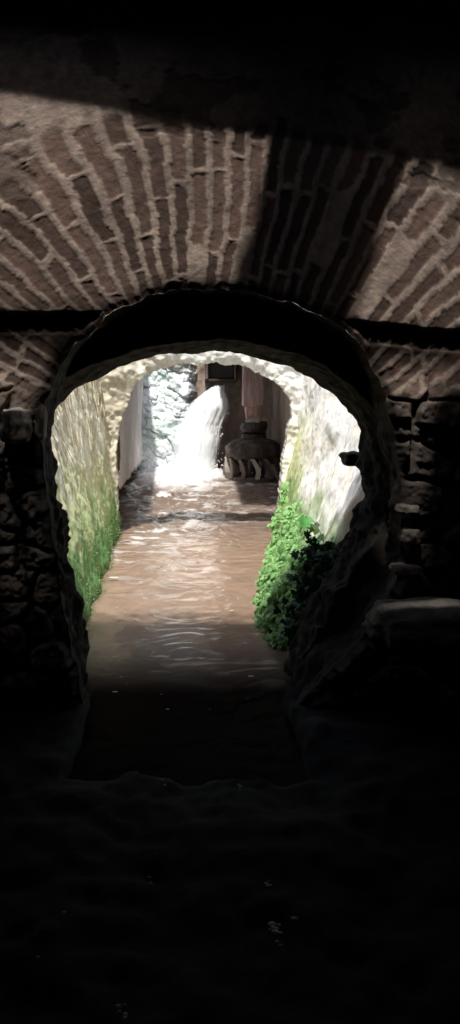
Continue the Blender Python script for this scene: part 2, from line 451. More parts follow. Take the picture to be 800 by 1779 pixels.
# ------------------------------------------------------------------ ragged portal arch at the far end of the channel
def portal():
    nu, ns = 420, 90
    r = resample(PPpx, nu)
    p = np.stack([(r[:, 0] - 335) / F * YP, EYE - (r[:, 1] - 680) / F * YP], -1)
    c0 = np.array([.12, 1.2])
    dr = p - c0; dr[p[:, 1] < 1.2, 1] *= .15; dr /= np.linalg.norm(dr, axis=1, keepdims=True)
    arc = np.r_[0, np.cumsum(np.linalg.norm(np.diff(p, axis=0), axis=1))]
    rag = fbm(arc * 6, .3, 0, 5, 71) * .045 + np.abs(fbm(arc * 16, 2.3, 0, 3, 72)) * .03
    # rows: from the back of the soffit, round the lip, up the face
    rows, ss = [], []
    for t in np.linspace(0, 1, 14): rows.append((.02 - .03 * t, .45 - .42 * t)); ss.append(-1 + t)
    for t in np.linspace(0, 1, 60): rows.append((-.01 + 1.1 * t ** 1.2, .03 * (1 - t) ** 8 - .10 * t)); ss.append(t)
    R = np.array(rows)
    X = p[:, None, 0] + dr[:, None, 0] * (R[None, :, 0] + rag[:, None] * np.exp(-np.clip(R[None, :, 0], 0, 9) * 8))
    Z = p[:, None, 1] + dr[:, None, 1] * (R[None, :, 0] + rag[:, None] * np.exp(-np.clip(R[None, :, 0], 0, 9) * 8))
    Y = np.broadcast_to(YP + R[None, :, 1], X.shape)
    hgt = .05 * fbm(X * 5, Z * 5, 0, 4, 73) + .02 * fbm(X * 18, Z * 18, 0, 3, 74)
    Y = Y - hgt - .18 * sstep(.05, .6, R[None, :, 0]) * 0
    k = fbm(X * 7, Z * 7, Y * 3, 4, 75)
    c = mix(np.broadcast_to(np.array([.93, .92, .88]), X.shape + (3,)), np.array([.62, .54, .42]), sstep(.15, .5, k) * .35)
    lf = sstep(-.05, -.7, X)
    st = fbm(X * 14, Z * 3, 0, 4, 76)
    c = mix(c, mix(np.broadcast_to(np.array([.58, .52, .38]), c.shape), np.array([.92, .89, .72]), sstep(-.1, .25, st)), lf * .8)
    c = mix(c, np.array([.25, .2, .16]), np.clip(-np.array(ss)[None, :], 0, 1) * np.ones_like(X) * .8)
    me = grid_mesh('portal', np.stack([X, Y, Z], -1), np.clip(c, .02, .92), flip=True)
    o = link('portal_arch', me, M['lime'])
    tag(o, 'ragged sunlit stone arch at the end of the channel, opening on the waterfall', 'arch')
portal()

# ------------------------------------------------------------------ waterfall chamber
YB = 13.75
def wallgrid(name, fn, na, nb, ar, br_, colfn, mat, label, cat, flip=False):
    a = np.linspace(*ar, na); b = np.linspace(*br_, nb); A, B = np.meshgrid(a, b, indexing='ij')
    P = fn(A, B); o = link(name, grid_mesh(name, P, np.clip(colfn(A, B, P), .01, .95), flip=flip), mat)
    return tag(o, label, cat)

def f_left(A, B):                                   # A along y, B up
    X = -.85 + .005 * (A - 9) + .02 * fbm(A * 2, B * 2, 0, 4, 81) + .006 * fbm(A * 12, B * 12, 0, 3, 82)
    X = X - .28 * (1 - sstep(.40, .46, B + .05 * fbm(A * 3, B, 0, 2, 83)))
    return np.stack([X, A, B], -1)
wallgrid('plastered_wall', f_left, 200, 130, (9.3, 13.7), (-.5, 2.5),
         lambda A, B, P: mix(np.broadcast_to(np.array([.62, .58, .56]), P.shape), np.array([.06, .045, .04]), 1 - sstep(.38, .50, B)) * (1 + .25 * fbm(A * 3, B * 3, 0, 4, 84))[..., None],
         M['lime'], 'smooth grey plastered wall between the channel and the white rock, undercut at the water', 'wall', True)

def f_back(A, B):
    Y = YB + .04 * fbm(A * 3, B * 3, 0, 4, 85) + .01 * fbm(A * 14, B * 14, 0, 3, 86)
    return np.stack([A, Y, B], -1)
wallgrid('back_wall', f_back, 150, 150, (-1.6, 1.7), (-.5, 2.9),
         lambda A, B, P: np.array([.36, .28, .23]) * (1 + .5 * fbm(A * 3, B * 2, 0, 4, 87) + .3 * fbm(A * 12, B * 4, 0, 3, 88))[..., None],
         M['lime'], 'brown damp masonry wall behind the waterfall and water wheel', 'wall')
def f_right(A, B):
    return np.stack([1.33 - .03 * fbm(A * 3, B * 3, 0, 4, 89), A, B], -1)
wallgrid('right_chamber_wall', f_right, 120, 100, (9.3, 13.8), (-.5, 2.5),
         lambda A, B, P: np.array([.33, .27, .21]) * (1 + .4 * fbm(A * 3, B * 2, 0, 4, 90))[..., None],
         M['lime'], 'brown damp side wall beside the water wheel', 'wall').name = 'chamber_wall'

# rock face
def rock_face():
    nx, nz = 200, 300
    x = np.linspace(-1.15, .18, nx); z = np.linspace(-.4, 3.0, nz); X, Z = np.meshgrid(x, z, indexing='ij')
    sx = X + .10 * fbm(X * 3, Z * 3, 0, 3, 91); sz = Z + .35 * X + .08 * fbm(X * 4, Z * 4, 2, 3, 92)
    f1, f2, cid = voro(sx * 2.4, sz * 2.6, 93)
    g1, g2, gid = voro(sx * 5 + 3 + .5 * fbm(X * 9, Z * 9, 0, 2, 94), sz * 8, 94)
    d = .16 * (cid - .4) + .10 * (.5 - f1) + .07 * (gid - .5) + .05 * (.5 - g1) + .05 * fbm(X * 8, Z * 8, 0, 4, 95)
    fall = sstep(.18, -.10, X - .06 * fbm(Z * 4, 1.3, 0, 3, 96)) 
    Y = YB + .15 - .25 * fall - d * fall - .75 * sstep(2.6, .0, Z) * fall
    ao = sstep(.0, .10, f2 - f1) * .25 + .75
    c = np.array([.74, .79, .82]) * (ao * (1 + .18 * fbm(X * 5, Z * 5, 0, 4, 97)))[..., None]
    c = mix(c, np.array([.62, .74, .70]), sstep(.0, .4, fbm(X * 2.2, Z * 2.2, 0, 3, 98)) * .8)
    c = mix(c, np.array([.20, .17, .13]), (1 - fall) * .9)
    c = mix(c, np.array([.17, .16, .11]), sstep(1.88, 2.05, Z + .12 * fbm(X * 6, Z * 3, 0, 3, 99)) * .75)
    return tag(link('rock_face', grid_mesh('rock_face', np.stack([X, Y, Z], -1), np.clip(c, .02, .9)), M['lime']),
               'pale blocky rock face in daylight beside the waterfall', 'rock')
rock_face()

# mill floor over the wheel, and the wooden chute
bm = bmesh.new()
for i, yy in enumerate(np.arange(9.6, 13.8, .30)):
    add_box(bm, (1.13, yy + .15, 2.62), (1.62, .29, .14), jit=.012)
o = from_bm('mill_floor', bm, M['darkwood'], None, False); tag(o, 'dark planked mill floor carried above the water wheel', 'floor')
o['kind'] = 'thing'

ch = empty('water_chute', (.46, 13.5, 1.95)); tag(ch, 'square dark wooden chute mouth high above the waterfall', 'chute')
def local(o, par):
    o.data.transform(Matrix.Translation(-par.location)); return o
x0, x1, z0, z1, ya, yb = .238, .695, 1.79, 2.11, 13.15, 13.9
t = .035
for nm, c, s in (('side_board', (x0, (ya + yb) / 2, (z0 + z1) / 2), (t, yb - ya, z1 - z0 - t)), ('side_board', (x1, (ya + yb) / 2, (z0 + z1) / 2), (t, yb - ya, z1 - z0 - t)),
                 ('top_board', ((x0 + x1) / 2, (ya + yb) / 2, z1 + .004), (x1 - x0 + .07, yb - ya + .03, t)), ('bottom_board', ((x0 + x1) / 2, (ya + yb) / 2 + .02, z0 - .004), (x1 - x0 + .07, yb - ya, t))):
    bm = bmesh.new(); add_box(bm, c, s, jit=.006, bevel=.006); local(from_bm(nm, bm, M['midwood'] if 'top' in nm or 'side' in nm else M['darkwood'], ch, False), ch)
bm = bmesh.new(); add_box(bm, ((x0 + x1) / 2, ya + .16, (z0 + z1) / 2 + .015), (x1 - x0 - .05, .03, z1 - z0 - .05)); local(from_bm('gate_board', bm, M['darkwood'], ch, False), ch)

# ------------------------------------------------------------------ water wheel
CX, CY = .93, 12.3
wh = empty('mill_waterwheel', (CX, CY, .2)); tag(wh, 'horizontal wooden mill wheel with upright blades under a square pinkish post', 'water wheel')
def part(name, bm, mat, smooth=False):
    if name in ('crown_disc', 'hub', 'bottom_ring', 'post', 'post_foot'):
        if name.startswith('post'): bmesh.ops.subdivide_edges(bm, edges=bm.edges, cuts=5, use_grid_fill=True)
        k = {'crown_disc': .05, 'hub': .04, 'bottom_ring': .02}.get(name, .02)
        for v in bm.verts:
            v.co += mn.noise_vector(v.co * 7) * k
    return local(from_bm(name, bm, mat, wh, smooth), wh)
bm = bmesh.new(); add_box(bm, (CX - .01, CY, 1.98), (.31, .31, 1.22), jit=.01, bevel=.018); part('post', bm, M['wood'])
bm = bmesh.new(); add_box(bm, (CX - .005, CY, 1.25), (.22, .22, .27), jit=.008, bevel=.012); part('post_foot', bm, M['wood'])
bm = bmesh.new(); add_box(bm, (CX - .02, CY - .14, 1.16), (.22, .04, .07), jit=.008, bevel=.01); part('wedge', bm, M['pale'])
bm = bmesh.new(); lathe(bm, [(.13, 1.14), (.19, 1.12), (.205, 1.05), (.19, .99), (.16, .97), (.15, .955), (.2, .95), (.21, .88), (.2, .84), (.1, .82)], (CX, CY, 0), 20); part('hub', bm, M['darkwood'])
bm = bmesh.new(); lathe(bm, [(.12, .88), (.24, .87), (.34, .83), (.42, .75), (.44, .67), (.43, .61), (.3, .59), (.1, .59)], (CX, CY, 0), 36, .01); part('crown_disc', bm, M['crown'], True)
bm = bmesh.new(); lathe(bm, [(.36, .25), (.44, .25), (.445, .31), (.36, .32)], (CX, CY, 0), 36); part('bottom_ring', bm, M['midwood'])
bm = bmesh.new(); lathe(bm, [(.07, -.3), (.09, .1), (.08, .6)], (CX, CY, 0), 14); part('axle', bm, M['darkwood'])
for k in range(13):
    a = 2 * math.pi * k / 13 + .1 + random.uniform(-.06, .06)
    bm = bmesh.new()
    R_ = Matrix.Rotation(a, 3, 'Z')
    prev = None; ring = []
    for j in range(5):
        tt = j / 4; zz = .60 - .30 * tt; sw = .10 * math.sin(tt * 2.2)
        ring.append([Vector((.30, sw, zz)), Vector((.43, sw + .03, zz)), Vector((.43, sw + .10, zz)), Vector((.30, sw + .06, zz))])
    vs = [[bm.verts.new(R_ @ q + Vector((CX, CY, 0))) for q in r_] for r_ in ring]
    for a_, b_ in zip(vs, vs[1:]):
        for i in range(4): bm.faces.new((a_[i], a_[(i + 1) % 4], b_[(i + 1) % 4], b_[i]))
    bm.faces.new(vs[0]); bm.faces.new(vs[-1][::-1])
    part('blade', bm, M['midwood'] if k % 3 else M['pale'])
# broken support timber leaning right of the wheel
bm = bmesh.new(); tube(bm, [(1.18, 11.75, .52), (1.28, 11.6, .30), (1.22, 11.45, .05), (1.2, 11.4, -.1)], [.05, .055, .045, .04], 7)
tag(from_bm('broken_timber', bm, M['darkwood']), 'short dark broken timber leaning in the water right of the wheel', 'timber')

# ------------------------------------------------------------------ water
def water():
    nx, ny = 190, 900
    x = np.linspace(-1.5, 1.6, nx); y = np.linspace(2.4, 14.0, ny); X, Y = np.meshgrid(x, y, indexing='ij')
    dx, dy = X - .0, Y - 12.9
    r = np.hypot(dx, dy * .8)
    e = np.exp(-np.clip(r - .4, 0, 99) / 1.7) * (1 - .5 * sstep(-.1, .5, X)) + .04
    wx = X + .1 * fbm(X * 3, Y * 3, 0, 2, 101)
    q1 = fbm(X * 1.6, Y * 1.6, 0, 3, 102); q2 = fbm(X * 1.6 + 9, Y * 1.6, 0, 3, 112)
    rip = np.sin(r * 11 + 7 * q1) * .012 * e + np.sin(r * 23 + 3 * X + 9 * q2) * .006 * e
    ch_ = ((1 - np.abs(fbm(X * 3 + 2 * q1, Y * 3.2 + 2 * q2, 0, 4, 103)) * 2.2) - .5) * .055 * e
    sm = fbm(X * 4 + 2 * q1 + Y * .8, Y * 3.2 + 2 * q2, 0, 5, 104) * (.002 + .016 * sstep(6.5, 9.5, Y))
    # oblique wake of the current
    Z = rip + ch_ + sm + .32 * sstep(9.2, 13.0, Y)
    br = np.array([.30, .21, .155])
    c = np.broadcast_to(br, X.shape + (3,)).copy()
    c = mix(c, np.array([.20, .15, .12]), sstep(8.0, 10, Y))
    froth_glare = sstep(.18, .42, fbm(X * 5, Y * 9, 0, 5, 105) + .55 * np.exp(-r / 1.0) - .05)
    c = mix(c, np.array([.72, .70, .70]), froth_glare * sstep(7.2, 11, Y + 1.6 * sstep(.1, -.5, X)) * (.35 + .5 * sstep(.35, -.1, X)))  # froth, spread to the left to paint glare on the ripples
    core = sstep(1.05, .55, np.hypot((X + .20) / .78, (Y - 12.5) / 1.15) + .18 * fbm(X * 5, Y * 5, 0, 4, 106))
    c = mix(c, np.array([.93, .95, .97]), core)
    Z = Z + core * (.05 + .06 * fbm(X * 6, Y * 6, 0, 4, 107))
    # thin streaks of scum carried by the current
    scum = sstep(.93, .985, 1 - np.abs(fbm(X * 3.2 + q1 * 2, Y * 2.6 + q2 * 2, 0, 4, 108))) * sstep(5.6, 7.5, Y) * sstep(.0, .25, fbm(X * 2, Y * 2, 0, 3, 109) + .15)
    c = mix(c, np.array([.60, .5, .42]), scum * .5 * sstep(.6, 0, X - .1 * (Y - 7)))
    near = sstep(5.2, 4.2, Y); c = c * (1 - .97 * near)[..., None]  # vault shade painted into the near water, its gloss fading too
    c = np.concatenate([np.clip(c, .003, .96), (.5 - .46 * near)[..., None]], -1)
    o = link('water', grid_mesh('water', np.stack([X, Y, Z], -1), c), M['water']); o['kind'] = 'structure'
water()

# ------------------------------------------------------------------ waterfall
fl = empty('waterfall', (.46, 13.3, 1.7)); tag(fl, 'white jet of water falling from the wooden chute into foam', 'waterfall')
def jet(name, off, wsc, seed, depth):
    nt_, nw = 90, 40
    t = np.linspace(0, 1, nt_); u = np.linspace(-1, 1, nw); T, U_ = np.meshgrid(t, u, indexing='ij')
    zc = 1.70 - 1.68 * T ** 1.25
    xc = .46 - .47 * T ** .75 + off + .015 * np.sin(T * 9)
    yc = 13.32 - .55 * T ** .7 + depth
    wd = (.12 + .17 * sstep(0, .30, T) + .05 * T ** 3) * wsc * (1 + .12 * fbm(T * 5, U_ * .1, 0, 3, seed))
    X = xc + U_ * wd + .02 * fbm(U_ * 4, T * 3, 0, 3, seed + 1) - .05 * np.clip(-U_, 0, 1) * T
    Y = yc - (1 - U_ ** 2) * wd * .7 + .03 * fbm(U_ * 7, T * 3, 0, 4, seed + 2)
    Z = zc + .03 * fbm(U_ * 5, T * 2, 1, 3, seed + 3) + .06 * (1 - T) * (-(U_ ** 2))
    edge = 1 - np.abs(U_) ** 2.5
    a = edge * sstep(-.02, .05, T) * (1.0 - .25 * T)
    a = a + .1
    P = np.stack([X, Y, Z], -1) - np.array(fl.location)
    return link(name, grid_mesh(name, P, np.repeat(np.clip(a, 0, 1)[..., None], 3, -1), flip=True), M['fall'], fl)
jet('main_jet', 0, 1.0, 201, 0); jet('jet_core', .01, .72, 221, .07); jet('torn_veil', -.03, 1.2, 241, .03)
# spray and splashing drops
bm = bmesh.new()
for i in range(900):
    k = random.random()
    if k < .55:
        a = random.uniform(0, 2 * math.pi); r = abs(random.gauss(0, .38)); p = (-.02 + r * math.cos(a) * 1.2, 12.75 + r * math.sin(a) * .8, abs(random.gauss(0, .15)) + .30)
    else:
        tt = random.random() ** .7; p = (.46 - .40 * tt ** .72 + random.gauss(0, .08 + .17 * tt), 13.3 - .55 * tt - random.random() * .2, 1.70 - 1.65 * tt ** 1.25)
    bmesh.ops.create_icosphere(bm, subdivisions=1, radius=random.uniform(.003, .012), matrix=Matrix.Translation(Vector(p) - fl.location))
s_ = from_bm('spray', bm, M['foam'], fl); s_['kind'] = 'stuff'
# heap of foam
def foam():
    nx = 150; x = np.linspace(-.98, .62, nx); y = np.linspace(12.0, 13.6, nx); X, Y = np.meshgrid(x, y, indexing='ij')
    rr = np.hypot((X + .16) / .82, (Y - 12.85) / .72)
    n_ = fbm(X * 6, Y * 6, 0, 5, 301)
    h = sstep(1.05, .1, rr + .25 * n_)
    bumps = np.abs(fbm(X * 11, Y * 11, 0, 4, 302))
    Z = .12 + h * (.24 + .14 * bumps + .12 * np.exp(-((X - .08) ** 2 + (Y - 12.85) ** 2) / .06))
    P = np.stack([X, Y, Z], -1) - np.array(fl.location)
    link('foam', grid_mesh('foam', P), M['foam'], fl)
foam()
# foam flecks drifting on the brown water
bm = bmesh.new()
for i in range(75):
    y = random.choice([random.uniform(4.0, 6.4), random.uniform(5, 9.5), random.uniform(6, 9.5)])
    x = random.uniform(-.62, .55) if y > 4.9 else random.uniform(-.5, .42)
    r = random.choice([.002, .003, .004, .008]); 
    bmesh.ops.create_circle(bm, cap_ends=True, segments=7, radius=r, matrix=Matrix.Translation((x, y, .016 if y < 6 else .024)) @ Matrix.Scale(random.uniform(1, 2.6), 4, (1, 0, 0)))
for (a, b) in ((198, 1007),):
    d = EYE * F / (b - 680); p = W(a, b, d)
    bmesh.ops.create_circle(bm, cap_ends=True, segments=9, radius=.022, matrix=Matrix.Translation((p[0], d, .02)) @ Matrix.Scale(2, 4, (1, 0, 0)))
o = from_bm('foam_flecks', bm, M['flecks'], None, False); tag(o, 'pale foam flecks drifting on the brown water', 'foam', kind='stuff')

# ------------------------------------------------------------------ leaves
def leaf_cloud(name, pts, nrm, size, mat, tone, shape='round', parent=None, curl=.25, jit=1.0):
    """one small bent leaf at each point; tone 0..1 per leaf"""
    if shape == 'round':
        ol = [(0, 0), (.42, .25), (.5, .7), (0, 1.05), (-.5, .7), (-.42, .25)]
    else:   # ivy: five points
        ol = [(0, 0), (.32, -.12), (.62, .22), (.30, .38), (.42, .72), (.12, .66), (0, 1.12), (-.12, .66), (-.42, .72), (-.30, .38), (-.62, .22), (-.32, -.12)]
    k = len(ol); n_ = len(pts)
    co = np.zeros((n_, k + 1, 3)); q = []
    for i in range(n_):
        nv = Vector(nrm[i]) + jit * Vector([random.gauss(0, .45) for _ in range(3)]); nv.normalize()
        up = Vector((random.gauss(0, .6), random.gauss(0, .6), random.gauss(-.3, .6)))
        tx = nv.cross(up).normalized(); ty = tx.cross(nv)
        s = size[i]
        base = Vector(pts[i])
        for j, (a, b) in enumerate(ol):
            co[i, j] = base + tx * (a * s) + ty * (b * s) - nv * (curl * s * (a * a + .3 * b * b))
        co[i, k] = base + ty * (.45 * s) + nv * (.06 * s)
    me = bpy.data.meshes.new(name)
    verts = co.reshape(-1, 3)
    tri = np.array([[j, (j + 1) % k, k] for j in range(k)])
    faces = (tri[None] + (np.arange(n_) * (k + 1))[:, None, None]).reshape(-1, 3)
    me.vertices.add(len(verts)); me.vertices.foreach_set('co', verts.reshape(-1).astype(np.float32))
    me.loops.add(len(faces) * 3); me.loops.foreach_set('vertex_index', faces.reshape(-1).astype(np.int32))
    me.polygons.add(len(faces)); me.polygons.foreach_set('loop_start', np.arange(len(faces), dtype=np.int32) * 3)
    me.update(calc_edges=True)
    a = me.color_attributes.new('col', 'FLOAT_COLOR', 'POINT')
    c = np.repeat(np.repeat(np.clip(tone, 0, 1)[:, None], k + 1, 1).reshape(-1)[:, None], 4, 1).astype(np.float32); c[:, 3] = 1
    a.data.foreach_set('color', c.reshape(-1))
    return link(name, me, mat, parent, False)

# fern-like green cushion on the right bank
def bank(y, z):
    """how far out from the right wall the plants stand"""
    return max(0., min(1, (y - 4.9) / .5)) * max(0., min(1, (8.0 - y) / 2.4)) * max(0., min(1, (.66 - z) / .5)) ** .8
def xr(y, z):
    ty = min(1, max(0, (y - 4.75) / 4.25)); xb = .60 * (1 - ty) + .95 * ty; xt = 1.55 * (1 - ty) + 1.30 * ty
    s = z / 2.0; return xb + (xt - xb) * s
pts, nr, sz, tn = [], [], [], []
while len(pts) < 8500:
    y = random.uniform(4.95, 8.4); z = random.uniform(-.02, .66)
    n1 = mn.noise((y * 2.5, z * 2.5, 3)); n2 = mn.noise((y * 9, z * 9, 7))
    b = bank(y, z)
    if b * .9 + .5 * n1 + .5 * n2 < .30: continue
    clump = max(0, n2) * .10 + max(0, n1) * .10
    x = xr(y, z) - b * (.16 + .12 * min(1, (y - 4.9) / 2)) * (.55 + .45 * random.random()) - clump - .02
    if x < .42: x = .42 + random.random() * .05
    pts.append((x, y, z)); nr.append((-.75, -.45, .6)); sz.append(random.choice([.010, .016, .022, .03, .05])); tn.append(.5 + .8 * n2 + .5 * n1 + random.gauss(0, .2) + .5 * (z - .3))
o = leaf_cloud('fern_cushion', pts, nr, sz, M['leaf'], np.array(tn)); tag(o, 'bright green cushion of small ferns growing down the right channel bank', 'ferns')
# moss on the left wall
pts, nr, sz, tn = [], [], [], []
while len(pts) < 2200:
    y = random.uniform(4.85, 9.0); z = random.uniform(0, .85)
    n1 = mn.noise((y * 3, z * 3, 13)); n2 = mn.noise((y * 10, z * 10, 17))
    if (.6 - z) * .9 + .6 * n1 + .5 * n2 < .30: continue
    ty = (y - 4.75) / 4.25; s = z / 2.0
    x = (-.70 * (1 - ty) - .835 * ty) * (1 - s) + (-1.36 * (1 - ty) - 1.12 * ty) * s + float(.05 * fbm(y * 2.5, z * 2.5, 0, 4, 52))
    pts.append((x + .006 + .03 * random.random() + .03 * max(0, n2), y, z)); nr.append((.8, -.2, .6)); sz.append(random.uniform(.006, .014)); tn.append(.5 + .6 * n2 + .3 * z + random.gauss(0, .15))
o = leaf_cloud('moss', pts, nr, sz, M['moss'], np.array(tn)); tag(o, 'green moss coating the foot of the left channel wall', 'moss', kind='stuff')

# dark ivy hanging at the right end of the vault, in the shade
def ivy(name, cx, cy, cz, sx, sy, sz_, n_, lab, smin=.03, smax=.06):
    t = empty(name, (cx, cy, cz)); tag(t, lab, 'ivy')
    P_, N_, S_, T_ = [], [], [], []
    while len(P_) < n_:
        a, b, c = random.gauss(0, .45), random.gauss(0, .45), random.gauss(0, .45)
        if mn.noise((a * 2.5 + cx, b * 2.5, c * 2.5 + cz)) < -.12: continue
        P_.append((a * sx, b * sy, c * sz_)); N_.append((-.4, -.8, .4)); S_.append(random.uniform(smin, smax)); T_.append(random.random())
    leaf_cloud('foliage', P_, N_, S_, M['ivy'], np.array(T_), 'ivy', t)
    bm = bmesh.new()
    for k in range(7):
        q = [Vector((random.uniform(-.3, .3) * sx, random.uniform(-.3, .3) * sy, -.8 * sz_))]
        for j in range(7): q.append(q[-1] + Vector((random.gauss(0, .03), random.gauss(0, .02), 1.5 * sz_ / 7)))
        tube(bm, q, .004, 5)
    from_bm('stem', bm, M['midwood'], t)
    return t
c = W(560, 1000, 4.85); ivy('ivy', c[0] + .01, 4.92, c[2], .14, .12, .18, 620, 'dark green ivy clump in the shade at the right edge of the vault')
c = W(538, 1095, 4.8); ivy('ivy', c[0], 4.85, c[2], .14, .12, .17, 620, 'lower dark ivy trailing to the water below the larger clump', .025, .05)
# creeper added unseen above the vault: its broken edge softens the shadow on the water
random.seed(31)
P_, N_, S_, T_ = [], [], [], []
for k in range(1500):
    u = random.random() ** 1.5
    P_.append((random.uniform(-1.5, 1.5), 4.28 + .62 * u, 2.26 + .16 * (1 - u) * random.random() - .10 * u)); N_.append((0, .2, 1)); S_.append(random.uniform(.03, .06)); T_.append(random.random())
tag(leaf_cloud('shadow_fringe', P_, N_, S_, M['ivy'], np.array(T_), 'ivy'), 'creeper of leaves added unseen above the vault to soften a shadow', 'shadow_fringe')
# two bright leaves catching the light
sp = empty('ivy_sprig', W(550, 905, 5.45)); tag(sp, 'ivy sprig with two large leaves against the bright wall', 'ivy')
L0 = Vector(sp.location)
for (a, b, s, tone, rz, m_) in ((531, 899, .10, .9, 0, 'ivyb'), (553, 918, .085, .2, 1, 'moss')):
    p = Vector(W(a, b, 5.44)) - L0
    random.seed(11 + rz)
    leaf_cloud('leaf', [tuple(p)], [(-.3, -.9, .6)], [s], M[m_], np.array([tone]), 'ivy', sp, .1, .1)
bm = bmesh.new(); tube(bm, [Vector(W(531, 897, 5.45)) - L0, Vector(W(545, 905, 5.46)) - L0, Vector(W(560, 930, 5.46)) - L0, Vector(W(568, 965, 5.44)) - L0], .003, 5); from_bm('stem', bm, M['midwood'], sp)

# roots hanging over the left wall
random.seed(23)
bm = bmesh.new()
def xl(y, z):
    ty = min(1, max(0, (y - 4.75) / 4.25)); s = z / 2.0
    return (-.70 * (1 - ty) - .835 * ty) * (1 - s) + (-1.36 * (1 - ty) - 1.12 * ty) * s
for k in range(60):
    y = random.uniform(5.0, 8.9); z = 2.1; end = random.uniform(.9, 1.75); q, r_ = [], []
    dy = random.gauss(0, .15); r0 = random.choice([.004, .006, .009, .016])
    while z > end:
        q.append((xl(y, z) + .055 + .02 * mn.noise((y * 3, z * 3, k)), y, z)); r_.append(r0 * (.35 + .65 * (z - end) / (2.11 - end)))
        z -= .05; y += dy * .05 + random.gauss(0, .02)
    tube(bm, q, r_, 5)
o = from_bm('hanging_roots', bm, M['root']); tag(o, 'pale thin roots hanging down over the left channel wall', 'roots', kind='stuff')

# ------------------------------------------------------------------ stones in the jambs
def stone(name, c, s, mat, label, seed, cat='stone', rough=.18, sub=4):
    bm = bmesh.new(); bmesh.ops.create_icosphere(bm, subdivisions=sub, radius=1)
    for v in bm.verts:
        p = v.co.copy(); m_ = max(abs(p.x), abs(p.y), abs(p.z)); p = p * (.55 + .45 / m_ * 1.0)     # boxier than a ball
        n_ = mn.fractal(v.co * 1.4 + Vector((seed, 0, 0)), 1, 2, 4); p *= 1 + rough * n_
        v.co = Vector((p.x * s[0], p.y * s[1], p.z * s[2]))
    o = from_bm(name, bm, mat); o.location = c
    return tag(o, label, cat)
stone('jutting_stone', Vector(W(613, 797, 4.82)), (.068, .12, .042), M['rough'], 'dark stub of stone jutting from the bright wall near the vault lip', 3)
stone('wall_stone', Vector(W(708, 884, 3.86)), (.055, .06, .022), M['jamb'], 'small pale stone set in the right jamb, topmost of three', 5)
stone('wall_stone', Vector(W(712, 930, 3.86)), (.045, .06, .035), M['jamb'], 'rounded pale stone set in the right jamb, between two flatter ones', 8)
stone('wall_stone', Vector(W(704, 988, 3.84)), (.075, .07, .02), M['jamb'], 'thin flat pale stone in the right jamb, lowest of three', 9)
stone('fallen_rock', Vector(W(745, 1085, 3.55)), (.26, .22, .09), M['jamb'], 'large sloping grey rock at the foot of the right jamb', 12, 'rock')
stone('corbel_stone', Vector(W(28, 740, 3.80)), (.075, .07, .085), M['pale'], 'grey block sticking out of the left jamb', 15)
stone('pointed_stone', Vector(W(72, 735, 3.87)), (.025, .05, .085), M['pale'], 'narrow pointed stone beside the grey block at the arch edge', 19)

# ------------------------------------------------------------------ near chamber: quay, walls and an added roof with holes shaped for the light
def quay():
    nx, ny = 240, 220
    x = np.linspace(-3.1, 3.1, nx); y = np.linspace(-2.6, 4.1, ny); X, Y = np.meshgrid(x, y, indexing='ij')
    n_ = fbm(X * 2.5, Y * 2.5, 0, 5, 401)
    ex = np.minimum(X + .50 + .03 * n_, .44 - X + .04 * n_ + .04 * (4 - Y)); ey = Y - 3.28 - .1 * n_
    inside = sstep(-.03, .05, np.minimum(ex, ey))
    Z = .07 + .06 * n_ + .02 * fbm(X * 12, Y * 12, 0, 3, 402) - .55 * inside
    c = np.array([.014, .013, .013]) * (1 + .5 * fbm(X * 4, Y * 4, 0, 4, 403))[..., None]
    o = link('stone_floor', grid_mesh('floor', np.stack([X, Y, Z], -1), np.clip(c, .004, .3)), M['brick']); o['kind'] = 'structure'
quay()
bm = bmesh.new()
for (a, b, k) in ((478, 1617, 9), (487, 1635, 4), (264, 1537, 2), (466, 1547, 3), (112, 1592, 1), (212, 1765, 5), (415, 1372, 4), (283, 1367, 2), (66, 1670, 1), (512, 1603, 1)):
    for i in range(k):
        aa = a + random.gauss(0, 5) * (k > 1); bb = b + random.gauss(0, 7) * (k > 1)
        d = (EYE - .10) * F / (bb - 680); p = W(aa, bb, d)
        bmesh.ops.create_icosphere(bm, subdivisions=1, radius=random.uniform(.003, .009), matrix=Matrix.Translation((p[0], d, .112)) @ Matrix.Diagonal((1.3, .8, .6, 1)))
o = from_bm('lime_chips', bm, M['foam'], None, False); tag(o, 'scattered tiny white chips on the dark floor', 'chips', kind='stuff')

# added roof over the near chamber, out of view: holes shaped to light wall patches
ZR = 3.5
HOLES = [[(-90, 158), (0, 168), (200, 198), (470, 243), (440, 380), (404, 488), (300, 485), (240, 520), (180, 532), (-90, 524)],
         [(700, 283), (910, 318), (910, 592), (604, 568), (640, 480)],
         [(-90, 602), (92, 612), (70, 690), (-90, 712)],
         [(618, 622), (890, 646), (770, 680), (742, 760), (740, 866), (704, 860), (684, 740)],
         [(682, 872), (735, 872), (738, 900), (684, 900)], [(695, 918), (730, 918), (730, 948), (692, 948)], [(676, 978), (738, 978), (738, 996), (676, 996)],
         [(650, 1040), (745, 1012), (792, 985), (796, 1030), (760, 1056), (680, 1066)],
         [(-40, 726), (55, 720), (60, 800), (-40, 800)],
         [(14, 860), (19, 860), (24, 980), (18, 980)], [(70, 900), (75, 900), (84, 1060), (78, 1060)], [(34, 1000), (39, 1000), (42, 1090), (36, 1090)], [(84, 830), (88, 830), (90, 880), (86, 880)]]
def hole_poly(pl, d=YF):
    out = []
    for a, b in pl:
        p = Vector(W(a, b, d)); t = (ZR - p.z) / -V.z; q = p - V * t; out.append((q.x, q.y))
    return np.array(out)
